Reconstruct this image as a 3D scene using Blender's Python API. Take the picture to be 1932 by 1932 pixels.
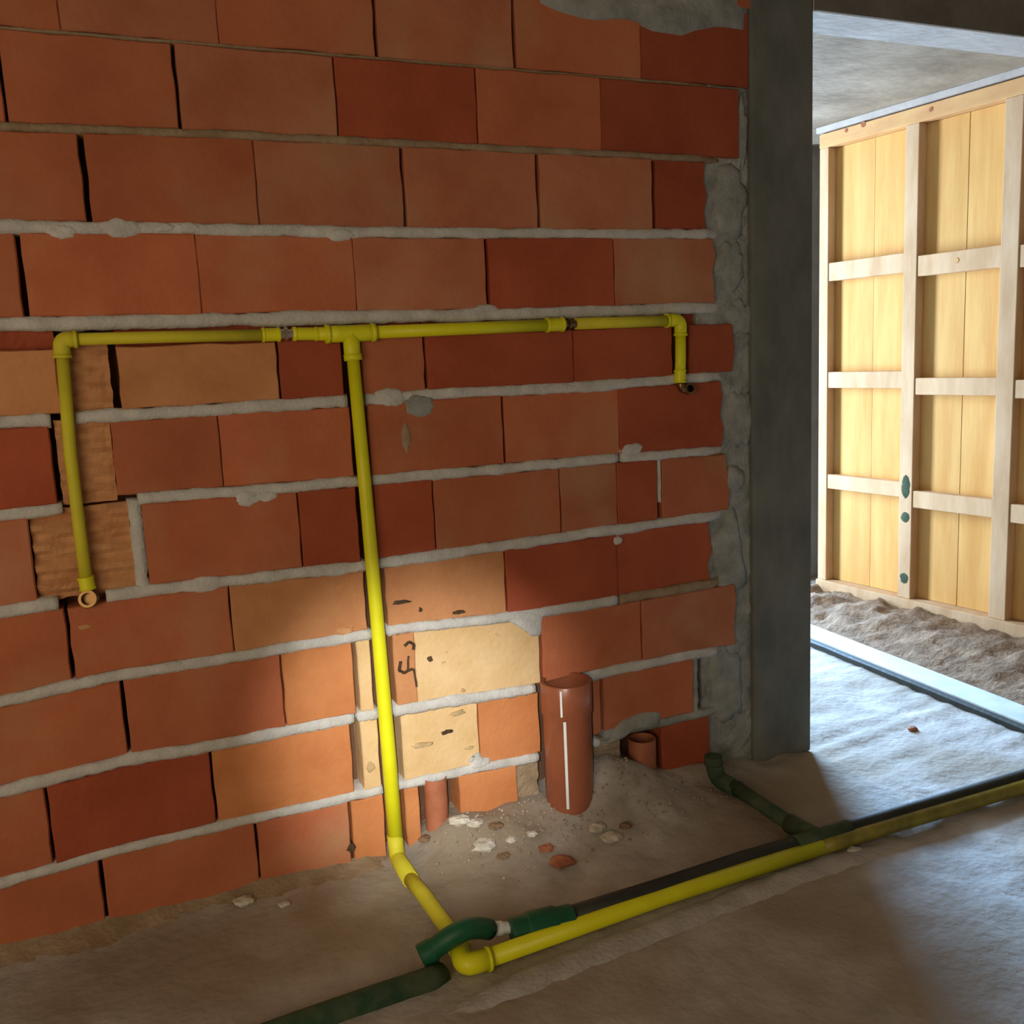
import bpy, math, random
from mathutils import Vector, Matrix, noise as mn
random.seed(7)
S = bpy.context.scene
COL = S.collection
for o in list(bpy.data.objects):
    bpy.data.objects.remove(o)

# ------------------------------------------------------------------ camera
FPX, D, H = 1805.95, 1.9, 1.06
YAW, PITCH, ROLL = 0.40743392, 0.15934219, -0.04638343
cy, sy, cp, sp = math.cos(YAW), math.sin(YAW), math.cos(PITCH), math.sin(PITCH)
FWD = Vector((sy*cp, cy*cp, -sp)); RGT0 = Vector((cy, -sy, 0)); UP0 = RGT0.cross(FWD)
cr, sr = math.cos(ROLL), math.sin(ROLL)
RGT = cr*RGT0 + sr*UP0; UPV = -sr*RGT0 + cr*UP0
CAM = Vector((0, -D, H))
cam_data = bpy.data.cameras.new('camera'); cam = bpy.data.objects.new('camera', cam_data); COL.objects.link(cam)
cam_data.sensor_width = 36; cam_data.lens = 36*FPX/1932; cam_data.clip_start = .02
m3 = Matrix((RGT, UPV, -FWD)).transposed()
cam.matrix_world = Matrix.Translation(CAM) @ m3.to_4x4()
S.camera = cam

# ------------------------------------------------------------------ light and exposure
w = bpy.data.worlds.new('world'); S.world = w; w.use_nodes = True
bgn = w.node_tree.nodes['Background']
bgn.inputs[0].default_value = (1.0, .80, .56, 1); bgn.inputs[1].default_value = .10
S.view_settings.view_transform = 'Standard'; S.view_settings.look = 'None'
S.view_settings.exposure = 0; S.view_settings.gamma = 1; S.view_settings.use_curve_mapping = False

def look(o, target):
    o.rotation_euler = (Vector(target)-o.location).to_track_quat('-Z', 'Y').to_euler()
def area(name, loc, target, sx, sz, power, color):
    l = bpy.data.lights.new(name, 'AREA'); l.shape = 'RECTANGLE'; l.size = sx; l.size_y = sz; l.energy = power; l.color = color
    o = bpy.data.objects.new(name, l); COL.objects.link(o); o.location = loc; look(o, target); return o
# daylight through the open balcony side of the next room
area('daylight', (1.66, 1.98, .97), (2.6, .7, .90), .28, 1.8, 98, (.63, .80, 1.0))
# the open sky farther out, seen from the floor past the end of the partition
area('sky_light', (3.48, 5.0, 1.95), (2.0, 0, .2), 2.1, 1.7, 1550, (.36, .63, 1.0))
# added unseen fill for the near room's warm ambient light, left behind the camera
area('room_fill', (-1.15, -2.3, .95), (.55, 0, .45), 1.5, 1.3, 22.5, (1.0, .77, .52))
# hand torch of the person taking the picture
sl = bpy.data.lights.new('torch', 'SPOT'); torch = bpy.data.objects.new('torch', sl); COL.objects.link(torch)
torch.location = (-.02, -1.78, 1.02); look(torch, (.60, 0, .265))
sl.energy = 185; sl.color = (1.0, .97, .90); sl.spot_size = math.radians(24); sl.spot_blend = 1.0; sl.shadow_soft_size = .012

# ------------------------------------------------------------------ pixel of the photograph -> place in the room
def ray(p):
    return RGT*((p[0]-966)/FPX) - UPV*((p[1]-966)/FPX) + FWD
def W(px, py, y=0.0):                 # on the plane of the brick wall (or a plane parallel to it)
    d = ray((px, py)); return CAM + d*((D+y)/d.y)
def F(px, py, z=0.0):                 # on the floor (or a level above it)
    d = ray((px, py)); return CAM + d*((z-H)/d.z)

# ------------------------------------------------------------------ materials
def mat(name, c1, c2, scale=8, rough=.85, bump=.3, bscale=60, c3=None, spots=0.0, stretch=(1, 1, 1), rand=.0, spec=.3, metal=0.0, bdist=.004, detail=6, big=None):
    m = bpy.data.materials.new(name); m.use_nodes = True
    nt = m.node_tree; N = nt.nodes; L = nt.links
    b = N['Principled BSDF']; b.inputs['Roughness'].default_value = rough; b.inputs['Metallic'].default_value = metal
    b.inputs['Specular IOR Level'].default_value = spec
    g = N.new('ShaderNodeNewGeometry'); mp = N.new('ShaderNodeMapping'); mp.inputs['Scale'].default_value = stretch
    L.new(g.outputs['Position'], mp.inputs['Vector'])
    n1 = N.new('ShaderNodeTexNoise'); n1.inputs['Scale'].default_value = scale; n1.inputs['Detail'].default_value = detail; n1.inputs['Roughness'].default_value = .6
    L.new(mp.outputs[0], n1.inputs['Vector'])
    r = N.new('ShaderNodeValToRGB'); r.color_ramp.elements[0].position = .34; r.color_ramp.elements[1].position = .68
    r.color_ramp.elements[0].color = (*c1, 1); r.color_ramp.elements[1].color = (*c2, 1)
    L.new(n1.outputs['Fac'], r.inputs['Fac']); col = r.outputs['Color']
    if big:                           # large soft patches of another tint (dust, damp)
        bc, bs, lo, hi = big
        n3 = N.new('ShaderNodeTexNoise'); n3.inputs['Scale'].default_value = bs; n3.inputs['Detail'].default_value = 3; L.new(mp.outputs[0], n3.inputs['Vector'])
        mr = N.new('ShaderNodeMapRange'); mr.inputs['From Min'].default_value = lo; mr.inputs['From Max'].default_value = hi; L.new(n3.outputs['Fac'], mr.inputs['Value'])
        mx = N.new('ShaderNodeMix'); mx.data_type = 'RGBA'; L.new(mr.outputs[0], mx.inputs['Factor']); L.new(col, mx.inputs['A']); mx.inputs['B'].default_value = (*bc, 1); col = mx.outputs['Result']
    if spots:
        n4 = N.new('ShaderNodeTexNoise'); n4.inputs['Scale'].default_value = 38; n4.inputs['Detail'].default_value = 4; L.new(mp.outputs[0], n4.inputs['Vector'])
        mr = N.new('ShaderNodeMapRange'); mr.inputs['From Min'].default_value = .68; mr.inputs['From Max'].default_value = .74; mr.inputs['To Max'].default_value = spots; L.new(n4.outputs['Fac'], mr.inputs['Value'])
        mx = N.new('ShaderNodeMix'); mx.data_type = 'RGBA'; L.new(mr.outputs[0], mx.inputs['Factor']); L.new(col, mx.inputs['A']); mx.inputs['B'].default_value = (*(c3 or (.05, .03, .02)), 1); col = mx.outputs['Result']
    if rand:
        oi = N.new('ShaderNodeObjectInfo'); hs = N.new('ShaderNodeHueSaturation')
        mr = N.new('ShaderNodeMapRange'); mr.inputs['To Min'].default_value = 1-rand; mr.inputs['To Max'].default_value = 1+rand
        L.new(oi.outputs['Random'], mr.inputs['Value']); L.new(mr.outputs[0], hs.inputs['Value']); L.new(col, hs.inputs['Color']); col = hs.outputs['Color']
    L.new(col, b.inputs['Base Color'])
    if bump:
        n2 = N.new('ShaderNodeTexNoise'); n2.inputs['Scale'].default_value = bscale; n2.inputs['Detail'].default_value = 5; L.new(mp.outputs[0], n2.inputs['Vector'])
        bp = N.new('ShaderNodeBump'); bp.inputs['Strength'].default_value = bump; bp.inputs['Distance'].default_value = bdist
        L.new(n2.outputs['Fac'], bp.inputs['Height']); L.new(bp.outputs[0], b.inputs['Normal'])
    return m
M = {}
M['red'] = mat('brick_red', (.40, .115, .050), (.50, .165, .078), 5, rand=.12, bump=.35, bscale=90, big=((.46, .23, .12), 4.2, .52, .80))
M['dark'] = mat('brick_dark_red', (.30, .062, .026), (.40, .095, .042), 5, rand=.10, bump=.35, bscale=90)
M['dull'] = mat('brick_dusty', (.38, .125, .062), (.48, .185, .10), 6, rand=.10, bump=.35, bscale=90, big=((.46, .25, .14), 4.5, .48, .78))
M['tan'] = mat('brick_tan', (.46, .20, .085), (.60, .29, .13), 7, rand=.06, bump=.4, bscale=80)
M['orange'] = mat('brick_orange', (.50, .18, .062), (.62, .26, .10), 6, rand=.06, bump=.35, bscale=90)
M['beige'] = mat('brick_beige', (.62, .42, .20), (.72, .53, .30), 9, rand=.04, spots=.55, c3=(.26, .15, .06), bump=.5, bscale=70)
M['core'] = mat('broken_clay', (.50, .235, .105), (.60, .33, .16), 9, bump=.4, bscale=110, stretch=(.7, 1, 1.6))
M['mortar'] = mat('mortar', (.46, .46, .45), (.60, .61, .60), 24, bump=.8, bscale=150, rough=.95, bdist=.003)
M['mortar_grey'] = mat('mortar_grey', (.22, .235, .22), (.38, .40, .385), 16, bump=.9, bscale=110, rough=.95)
M['mortar_brown'] = mat('mortar_brown', (.24, .17, .10), (.36, .28, .19), 14, bump=.9, bscale=100, rough=.95)
M['inner'] = mat('wall_core', (.10, .05, .03), (.16, .085, .05), 10, bump=.5)
M['column'] = mat('old_concrete', (.115, .125, .115), (.185, .195, .18), 9, bump=.6, bscale=60, stretch=(1, 1, .6), rough=.92)
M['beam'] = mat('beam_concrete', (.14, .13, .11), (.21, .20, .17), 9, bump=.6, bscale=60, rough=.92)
M['slab'] = mat('ceiling_slab', (.22, .175, .125), (.38, .32, .245), 5, bump=.5, bscale=40, rough=.92)
M['soffit'] = mat('ceiling_concrete', (.44, .42, .40), (.58, .56, .54), 5, bump=.5, bscale=40, rough=.92)
M['floor'] = mat('floor_screed', (.35, .325, .295), (.51, .485, .455), 11, bump=.55, bscale=48, rough=.93, bdist=.006, big=((.30, .25, .19), 2.2, .42, .62))
M['yellow'] = mat('yellow_plastic', (.68, .68, .010), (.76, .78, .015), 12, rough=.42, bump=.08, spec=.4)
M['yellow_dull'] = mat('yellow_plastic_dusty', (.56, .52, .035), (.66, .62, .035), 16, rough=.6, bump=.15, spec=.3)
M['yellow_shaded'] = mat('yellow_plastic_shaded', (.15, .13, .022), (.30, .26, .025), 20, rough=.45, bump=.2, spec=.5)  # shaded copy of the yellow, for the right-hand floor length
M['green'] = mat('green_plastic', (.006, .085, .042), (.012, .12, .060), 14, rough=.5, bump=.08, spec=.4)
M['green_dusty'] = mat('green_plastic_dusty', (.025, .062, .034), (.085, .105, .06), 20, rough=.75, bump=.3, spec=.2)
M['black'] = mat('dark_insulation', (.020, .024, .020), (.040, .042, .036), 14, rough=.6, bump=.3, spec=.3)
M['white'] = mat('white_plastic', (.74, .80, .84), (.84, .90, .93), 40, rough=.4, bump=.1)
M['brass'] = mat('brass', (.20, .115, .05), (.30, .19, .09), 20, rough=.4, bump=.1, metal=1.0)
M['steel'] = mat('bright_metal', (.62, .60, .56), (.80, .78, .74), 20, rough=.22, bump=.05, metal=1.0)
M['pvc'] = mat('brown_drain_plastic', (.25, .075, .036), (.32, .105, .05), 10, rough=.3, bump=.04, bscale=20, spec=.5)
M['stub'] = mat('brown_drain_stub', (.32, .11, .055), (.42, .16, .085), 20, rough=.5, bump=.2)
M['hole'] = mat('dark_inside', (.012, .007, .005), (.02, .012, .008), 10, bump=0)
M['pine'] = mat('pine_board', (.58, .29, .075), (.70, .42, .14), 5, rough=.7, bump=.15, bscale=30, stretch=(3, 3, .35), rand=.05)
M['pine_pale'] = mat('pine_stud', (.52, .33, .18), (.66, .47, .29), 7, rough=.75, bump=.15, bscale=30, stretch=(2, 2, .5), rand=.05, spots=.0)
M['pine_red'] = mat('pine_plate', (.54, .28, .12), (.68, .42, .18), 6, rough=.75, bump=.15, bscale=30, stretch=(1, .6, 2), rand=.05)
M['soil'] = mat('soil', (.15, .093, .052), (.30, .205, .13), 16, bump=.6, bscale=60, rough=.95, bdist=.01)
M['stone'] = mat('mortar_lumps', (.45, .42, .36), (.66, .63, .57), 30, bump=.8, bscale=120, rough=.95)
M['clay'] = mat('clay_bits', (.30, .10, .05), (.42, .17, .09), 30, bump=.8, bscale=120, rough=.95)
M['batten'] = mat('pale_batten', (.42, .38, .34), (.54, .49, .45), 12, bump=.2, rough=.8)
M['plank'] = mat('painted_plank', (.50, .58, .62), (.66, .74, .78), 10, bump=.2, bscale=40, rough=.55)
M['smudge'] = mat('grey_smudge', (.40, .28, .14), (.54, .40, .23), 40, bump=.3)
M['mark'] = mat('dark_mark', (.035, .022, .012), (.10, .06, .03), 60, bump=.3)
M['plain'] = mat('rough_render', (.30, .27, .23), (.40, .37, .32), 6, bump=.4)

# ------------------------------------------------------------------ object helpers
def mesh_obj(name, vs, fs, m, parent=None, smooth=False, centre=True):
    vs = [Vector(v) for v in vs]
    off = Vector((0, 0, 0))
    if centre:
        lo = Vector((min(v[i] for v in vs) for i in range(3))); hi = Vector((max(v[i] for v in vs) for i in range(3)))
        off = (lo+hi)/2; off.z = lo.z
    me = bpy.data.meshes.new(name)
    base = off
    me.from_pydata([tuple(v-base) for v in vs], [], fs); me.update()
    me.materials.append(m)
    if smooth:
        for p in me.polygons: p.use_smooth = True
    o = bpy.data.objects.new(name, me); COL.objects.link(o)
    if parent is None: o.location = base
    else:
        o.parent = parent; o.location = base - world_loc(parent)
    return o
def world_loc(o):
    l = Vector(o.location)
    while o.parent: o = o.parent; l += Vector(o.location)
    return l
def tag(o, label=None, cat=None, group=None, kind=None):
    if label: o['label'] = label
    if cat: o['category'] = cat
    if group: o['group'] = group
    if kind: o['kind'] = kind
    return o
def thing(name, label, cat, loc=(0, 0, 0), group=None):
    o = bpy.data.objects.new(name, None); COL.objects.link(o); o.location = loc; o.empty_display_size = .05
    return tag(o, label, cat, group)
def boxv(x0, x1, y0, y1, z0, z1):
    v = [(x0, y0, z0), (x1, y0, z0), (x1, y1, z0), (x0, y1, z0), (x0, y0, z1), (x1, y0, z1), (x1, y1, z1), (x0, y1, z1)]
    f = [(0, 3, 2, 1), (4, 5, 6, 7), (0, 1, 5, 4), (1, 2, 6, 5), (2, 3, 7, 6), (3, 0, 4, 7)]
    return v, f
def box(name, x0, x1, y0, y1, z0, z1, m, parent=None, bevel=0):
    v, f = boxv(x0, x1, y0, y1, z0, z1); o = mesh_obj(name, v, f, m, parent)
    if bevel:
        b = o.modifiers.new('bevel', 'BEVEL'); b.width = bevel; b.segments = 2
    return o
def fillet(pts, r, seg=6):
    out = [Vector(pts[0])]
    for i in range(1, len(pts)-1):
        a, b, c = Vector(pts[i-1]), Vector(pts[i]), Vector(pts[i+1])
        k = min(r, (a-b).length*.45, (c-b).length*.45)
        p, q = b+(a-b).normalized()*k, b+(c-b).normalized()*k
        for j in range(seg+1):
            t = j/seg; out.append((1-t)**2*p + 2*t*(1-t)*b + t*t*q)
    out.append(Vector(pts[-1])); return out
def tube_geo(pts, r, n=16, cap=True, wob=0):
    pts = [Vector(p) for p in pts]; rs = r if isinstance(r, (list, tuple)) else None
    vs, fs = [], []
    t0 = (pts[1]-pts[0]).normalized()
    u = t0.orthogonal().normalized()
    for i, p in enumerate(pts):
        t = ((pts[min(i+1, len(pts)-1)]-pts[max(i-1, 0)])).normalized()
        u = (u - t*u.dot(t)).normalized(); v = t.cross(u)
        rr = (rs[0]+(rs[1]-rs[0])*i/(len(pts)-1)) if rs else r
        for k in range(n):
            a = 2*math.pi*k/n
            q = rr*(1+wob*mn.noise(p*40+Vector((k, 0, 0))))
            vs.append(p+u*math.cos(a)*q+v*math.sin(a)*q)
    for i in range(len(pts)-1):
        for k in range(n):
            fs.append((i*n+k, i*n+(k+1) % n, (i+1)*n+(k+1) % n, (i+1)*n+k))
    if cap:
        fs.append(tuple(range(n-1, -1, -1))); fs.append(tuple((len(pts)-1)*n+k for k in range(n)))
    return vs, fs
def shade(o):
    for p in o.data.polygons: p.use_smooth = len(p.vertices) == 4
def tube(name, pts, r, m, parent=None, n=16, wob=0, cap=True):
    v, f = tube_geo(pts, r, n, cap, wob); o = mesh_obj(name, v, f, m, parent); shade(o); return o
def lathe(name, base, axis, prof, m, parent=None, n=20):
    """prof: (distance along the axis, radius) pairs"""
    axis = Vector(axis).normalized(); u = axis.orthogonal().normalized(); v = axis.cross(u); base = Vector(base)
    vs = [base+axis*a+(u*math.cos(2*math.pi*k/n)+v*math.sin(2*math.pi*k/n))*r for a, r in prof for k in range(n)]
    fs = [(i*n+k, i*n+(k+1) % n, (i+1)*n+(k+1) % n, (i+1)*n+k) for i in range(len(prof)-1) for k in range(n)]
    fs.append(tuple(range(n-1, -1, -1))); fs.append(tuple((len(prof)-1)*n+k for k in range(n)))
    o = mesh_obj(name, vs, fs, m, parent)
    for p in o.data.polygons: p.use_smooth = len(p.vertices) == 4
    md = o.modifiers.new('edges', 'EDGE_SPLIT'); md.split_angle = math.radians(40)
    return o
def join_geo(parts):
    vs, fs = [], []
    for v, f in parts:
        b = len(vs); vs += v; fs += [tuple(i+b for i in q) for q in f]
    return vs, fs
def nz(x, y=0, z=0):
    return mn.noise(Vector((x, y, z)))

# ------------------------------------------------------------------ floor
def bank(x, y):                       # screed and rubble banked up against the foot of the wall
    d = max(0, -y)
    h = .006*math.exp(-(d/.055)**2) if x < .56 else 0
    if x >= .50:
        k = min(1, (x-.50)/.12)*max(0, min(1, (1.66-x)/.12))
        hh = .045-.030*max(0, min(1, (x-1.12)/.2))+.075*math.exp(-((x-1.03)/.11)**2)+.012*math.exp(-((x-1.28)/.12)**2)+.02*math.exp(-((x-.72)/.1)**2)
        h = max(h, k*(hh+.020*nz(x*9, y*9, 1))*math.exp(-(d/.13)**2))
    return h
def floor_z(x, y):
    z = .004*nz(x*4, y*4)+.003*nz(x*13, y*13, 5)+.0016*nz(x*40, y*40, 2)
    if y < .12 and x < 1.66: z += bank(x, y)
    if x > .5 and -.25 < y < .1 and x < 1.5: z += .007*nz(x*24, y*24, 9)+.010*max(0, nz(x*14, y*14, 4))
    if x > 1.5: z += .0045*nz(x*5, y*24-x*3, 7)+.0025*nz(x*11, y*30, 9)        # drag marks of the trowel near the doorway
    return z
X0, X1, Y0, Y1, ST = -1.2, 3.3, -2.6, 2.3, .0175
nx, ny = int((X1-X0)/ST), int((Y1-Y0)/ST)
vs = []; fs = []
for j in range(ny+1):
    for i in range(nx+1):
        x, y = X0+i*ST, Y0+j*ST; vs.append((x, y, floor_z(x, y)))
for j in range(ny):
    for i in range(nx):
        a = j*(nx+1)+i; fs.append((a, a+1, a+nx+2, a+nx+1))
floor = mesh_obj('floor', vs, fs, M['floor'], None, smooth=True, centre=False); tag(floor, kind='structure')

# ------------------------------------------------------------------ brick wall
JP = [[(0, 238), (390, 252), (700, 267), (1000, 283), (1390, 303)],
      [(0, 428), (330, 430), (660, 438), (960, 440), (1330, 441)],
      [(0, 612), (330, 605), (660, 598), (900, 594), (1350, 580)],
      [(0, 798), (300, 778), (640, 758), (850, 742), (1100, 730), (1330, 712)],
      [(0, 972), (300, 938), (600, 915), (760, 900), (1000, 880), (1160, 865), (1380, 848)],
      [(0, 1155), (270, 1115), (480, 1090), (670, 1070), (900, 1037), (1160, 1000), (1330, 975)],
      [(0, 1325), (220, 1275), (440, 1240), (650, 1205), (770, 1185), (960, 1165), (1150, 1135), (1390, 1093)],
      [(0, 1495), (240, 1435), (440, 1400), (640, 1360), (860, 1322), (1010, 1300), (1130, 1272), (1300, 1236), (1400, 1222)],
      [(0, 1668), (200, 1610), (430, 1555), (640, 1510), (900, 1450), (1010, 1430), (1150, 1385), (1340, 1343), (1400, 1335)]]
JW = [[(W(*p).x, W(*p).z) for p in l] for l in JP]
def ip(l, x):
    if x <= l[0][0]: return l[0][1]
    for (a, b), (c, d) in zip(l, l[1:]):
        if x <= c: return b+(d-b)*(x-a)/(c-a)
    return l[-1][1]
def ipx(l, x):                        # with extrapolation, in pixels
    if x < l[0][0]: (a, b), (c, d) = l[0], l[1]
    elif x > l[-1][0]: (a, b), (c, d) = l[-2], l[-1]
    else: return ip(l, x)
    return b+(d-b)*(x-a)/(c-a)
zJ1 = JW[0][0][1]
TOP = {-1: zJ1+.326, 0: zJ1+.159}     # bed joints at and above the upper edge of the frame; joint 1 is JP[0]
def jz(k, x):
    if k <= 0: return TOP.get(k, zJ1+.167*(1-k))
    if k >= 10: return -.03
    return ip(JW[k-1], x)
TH = {-2: .008, -1: .008, 0: .006, 1: .012, 2: .019, 3: .023, 4: .021, 5: .020, 6: .021, 7: .021, 8: .022, 9: .019, 10: 0}
def px_x(px, k):                      # pixel column of an upright joint in course k (between joints k and k+1)
    if k <= 0:
        zz = (jz(k, 0)+jz(k+1, 0))/2
        d1 = W(px, 150 if k == 0 else 20); return d1.x
    t = ipx(JP[k-1], px); b = ipx(JP[k], px) if k < 9 else t+130
    return W(px, (t+b)/2).x
wall = box('wall_back', -1.0, 1.50, .06, .17, 0, 2.12, M['inner']); tag(wall, kind='structure')

def brick(x0, x1, k, m, yf=None, top=None, bot=None, name='brick', jit=.0016, ragged=0):
    n = 8
    tf = (lambda x: jz(k, x)-TH[k]/2) if top is None else (lambda x: top)
    bf = (lambda x: jz(k+1, x)+TH[k+1]/2) if bot is None else (lambda x: bot)
    rj = lambda s=1: random.uniform(-jit, jit)*s
    yf = random.uniform(-.0035, .0015) if yf is None else yf
    P = []
    for i in range(n):
        x = x0+(x1-x0)*i/(n-1); P.append([x+(rj() if 0 < i < n-1 else 0), bf(x)+rj()])
    for t in (.25, .5, .75):
        P.append([x1+rj()-ragged*random.random(), bf(x1)+(tf(x1)-bf(x1))*t])
    for i in range(n):
        x = x1+(x0-x1)*i/(n-1); P.append([x+(rj() if 0 < i < n-1 else 0), tf(x)+rj()])
    for t in (.75, .5, .25):
        P.append([x0+rj(), bf(x0)+(tf(x0)-bf(x0))*t])
    if ragged:
        P[n-1][0] -= ragged*.6; P[n+3][0] -= ragged*random.uniform(.4, 1)
    cx, cz = (x0+x1)/2, sum(p[1] for p in P)/len(P)
    tx, tz = random.uniform(-.006, .006), random.uniform(-.008, .008)
    N = len(P); v = []
    ins = .0022
    hx, hz = (x1-x0)/2, .07
    for x, z in P: v.append((x, .0598, z))
    for x, z in P: v.append((x, yf+.0028+tx*(x-cx)+tz*(z-cz), z))
    for x, z in P: v.append((cx+(x-cx)*(1-ins/hx), yf+tx*(x-cx)+tz*(z-cz), cz+(z-cz)*(1-ins/hz)))
    f = [tuple(range(2*N, 3*N))]
    for r in (0, 1):
        for i in range(N):
            j = (i+1) % N; f.append((r*N+i, r*N+j, (r+1)*N+j, (r+1)*N+i))
    return mesh_obj(name, v, f, M[m], wall)

def rough_block(x0, x1, z0, z1, y0, m='core', name='broken_brick', ridge=.004, amp=.006, st=.009, pitch=.03):
    """chiselled brick: the ribs of the hollow clay body laid bare"""
    nx_, nz_ = max(3, int((x1-x0)/st)), max(3, int((z1-z0)/st)); v = []; f = []
    for j in range(nz_+1):
        for i in range(nx_+1):
            x, z = x0+(x1-x0)*i/nx_, z0+(z1-z0)*j/nz_
            y = y0+ridge*math.sin(2*math.pi*(z+.1*x+.006*nz(x*20, z*20))/pitch)+amp*nz(x*26, z*40, 3)+.4*amp*nz(x*80, z*80, 8)
            e = min(i, nx_-i, 3*j, 3*(nz_-j))
            if e == 0: x += .003*nz(z*50, 4); z += .003*nz(x*50, 7)
            v.append((x, y, z))
    for j in range(nz_):
        for i in range(nx_):
            a = j*(nx_+1)+i; f.append((a, a+1, a+nx_+2, a+nx_+1))
    rim = [i for i in range(nx_+1)]+[j*(nx_+1)+nx_ for j in range(1, nz_+1)]+[nz_*(nx_+1)+i for i in range(nx_-1, -1, -1)]+[j*(nx_+1) for j in range(nz_-1, 0, -1)]
    b = len(v)
    for q in rim: v.append((v[q][0], .0598, v[q][2]))
    R = len(rim)
    for i in range(R):
        j = (i+1) % R; f.append((rim[i], b+i, b+j, rim[j]))
    return mesh_obj(name, v, f, M[m], wall)

# every course: (left px, right px, colour[, options]) ; gaps between the px numbers are the dry upright joints
C = {
 -2: [(-330, 30, 'red'), (33, 330, 'dull'), (333, 640, 'red'), (643, 905, 'red'), (908, 1150, 'dull'), (1152, 1415, 'red')],
 -1: [(-200, 110, 'red'), (112, 408, 'dull'), (410, 703, 'red'), (710, 965, 'dull'), (971, 1205, 'red'), (1207, 1412, 'dark')],
 0: [(-320, 1, 'red'), (7, 329, 'red'), (336, 629, 'dull'), (633, 895, 'dark'), (899, 1130, 'red'), (1132, 1393, 'dark')],
 1: [(-200, 155, 'red'), (166, 482, 'red'), (485, 759, 'dull'), (765, 1012, 'dull'), (1019, 1229, 'dull'), (1238, 1338, 'dark', 10)],
 2: [(-260, 36, 'red'), (47, 373, 'red'), (376, 668, 'red'), (671, 917, 'dull'), (923, 1157, 'dark'), (1160, 1352, 'dull', 8)],
 4: [(-200, 100, 'dark'), (215, 415, 'red'), (418, 664, 'red'), (697, 948, 'red'), (953, 1167, 'red'), (1169, 1368, 'dark', 14)],
 5: [(-220, 62, 'dull'), (275, 564, 'red'), (568, 676, 'dark'), (708, 818, 'dark'), (822, 1056, 'red'), (1060, 1164, 'dull'), (1166, 1240, 'dark'), (1249, 1378, 'red', 12)],
 6: [(-160, 128, 'red'), (135, 435, 'red'), (439, 690, 'tan'), (729, 953, 'tan'), (957, 1164, 'dark'), (1166, 1346, 'dark', 12)],
 7: [(-60, 234, 'red'), (240, 533, 'red'), (537, 667, 'orange'), (676, 702, 'beige'), (745, 784, 'tan'), (786, 1019, 'beige'), (1024, 1210, 'red'), (1213, 1392, 'dull', 10)],
 8: [(-210, 91, 'red'), (97, 401, 'dark'), (406, 664, 'orange'), (683, 716, 'beige'), (760, 903, 'beige'), (906, 1018, 'orange'), (1118, 1134, 'red'), (1139, 1308, 'red', 3)],
 9: [(-110, 192, 'red'), (199, 484, 'red'), (489, 660, 'red'), (666, 726, 'orange'), (766, 793, 'orange'), (868, 976, 'orange'), (1250, 1344, 'dark', 8)],
}
for k, row in C.items():
    for i, b in enumerate(row):
        rg = b[3]*.0013 if len(b) > 3 else 0
        gl = b[0]-row[i-1][1] if i else 9
        gr = row[i+1][0]-b[1] if i+1 < len(row) else 9
        xa, xb = px_x(b[0]-(.8 if gl < 4.5 else 0), k), px_x(b[1]+(.8 if gr < 4.5 else 0), k)
        brick(xa, xb, k, b[2], bot=-.03 if k == 9 else None, ragged=rg)
# course 3 is chased out along its upper edge: the yellow pipe lies in the groove
GR = .030
for a, b, m, rg in [(-90, 108, 'tan', 0), (223, 522, 'tan', 0), (527, 645, 'dark', 0), (682, 800, 'red', 0), (804, 1080, 'dark', 0), (1082, 1268, 'dark', 0), (1300, 1388, 'dark', .014)]:
    xa, xb = px_x(a, 3), px_x(b, 3)
    brick(xa, xb, 3, m, top=jz(3, (xa+xb)/2)-TH[3]/2-GR+.004*random.uniform(-1, 1), ragged=rg)
    rough_block(xa, xb, jz(3, (xa+xb)/2)-TH[3]/2-GR-.004, jz(3, (xa+xb)/2)-TH[3]/2+.004, .022, 'dark', 'groove_floor', ridge=0, amp=.006)
# the chase of the left drop pipe
zz = lambda px, py: W(px, py).z
rough_block(px_x(112, 3), px_x(207, 3), jz(4, 0)+.006, jz(3, 0)-.03, .012, 'core')
rough_block(px_x(110, 4), px_x(214, 4), jz(5, 0)+.003, jz(4, 0)-.003, .010, 'core')
rough_block(px_x(64, 5), px_x(250, 5), jz(6, 0)+.004, jz(5, 0)-.002, .012, 'core', ridge=.0065, pitch=.036)
# broken hollows round the drain stubs
xd0, xd1 = W(1017, 1430).x, W(1119, 1430).x
rough_block(px_x(978, 9), px_x(1018, 9), 0, jz(9, .85)-.006, .006, 'mortar_brown', 'mortar_fill', ridge=0, amp=.006)
rough_block(px_x(1120, 9), px_x(1172, 9), 0, jz(9, 1.0)-.004, .004, 'mortar_brown', 'mortar_fill', ridge=0, amp=.008)

# mortar: beds, fills and smears
def mortar_strip(k, x0, x1, m='mortar', th=None, name='mortar_joint', proud=.0035):
    st = .011; n = int((x1-x0)/st); v = []; f = []
    th = TH[k]+.003 if th is None else th
    for i in range(n+1):
        x = x0+(x1-x0)*i/n; z = jz(k, x)
        a = th/2*(1+.28*nz(x*14, k*3.1)+.24*nz(x*45, k*7.7)); b = th/2*(1+.30*nz(x*13, k*5.3, 4)+.24*nz(x*50, k*2.2, 6))
        y = -proud+.0035*nz(x*22, k*4.4, 2)+.0015*nz(x*80, k*1.4, 5)+(.016*max(0, 1-(n-i)/5) if x1 == XR else 0)
        v += [(x, .059, z+a), (x, y+.004, z+a), (x, y, z+.5*a+.001), (x, y-.0008, z-.4*b), (x, y+.004, z-b), (x, .059, z-b)]
    for i in range(n):
        for q in range(5): f.append((i*6+q, (i+1)*6+q, (i+1)*6+q+1, i*6+q+1))
    f += [tuple(range(6)), tuple(n*6+5-q for q in range(6))]
    o = mesh_obj(name, v, f, M[m], wall, smooth=True); return o
XL, XR = -.85, 1.385
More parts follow.
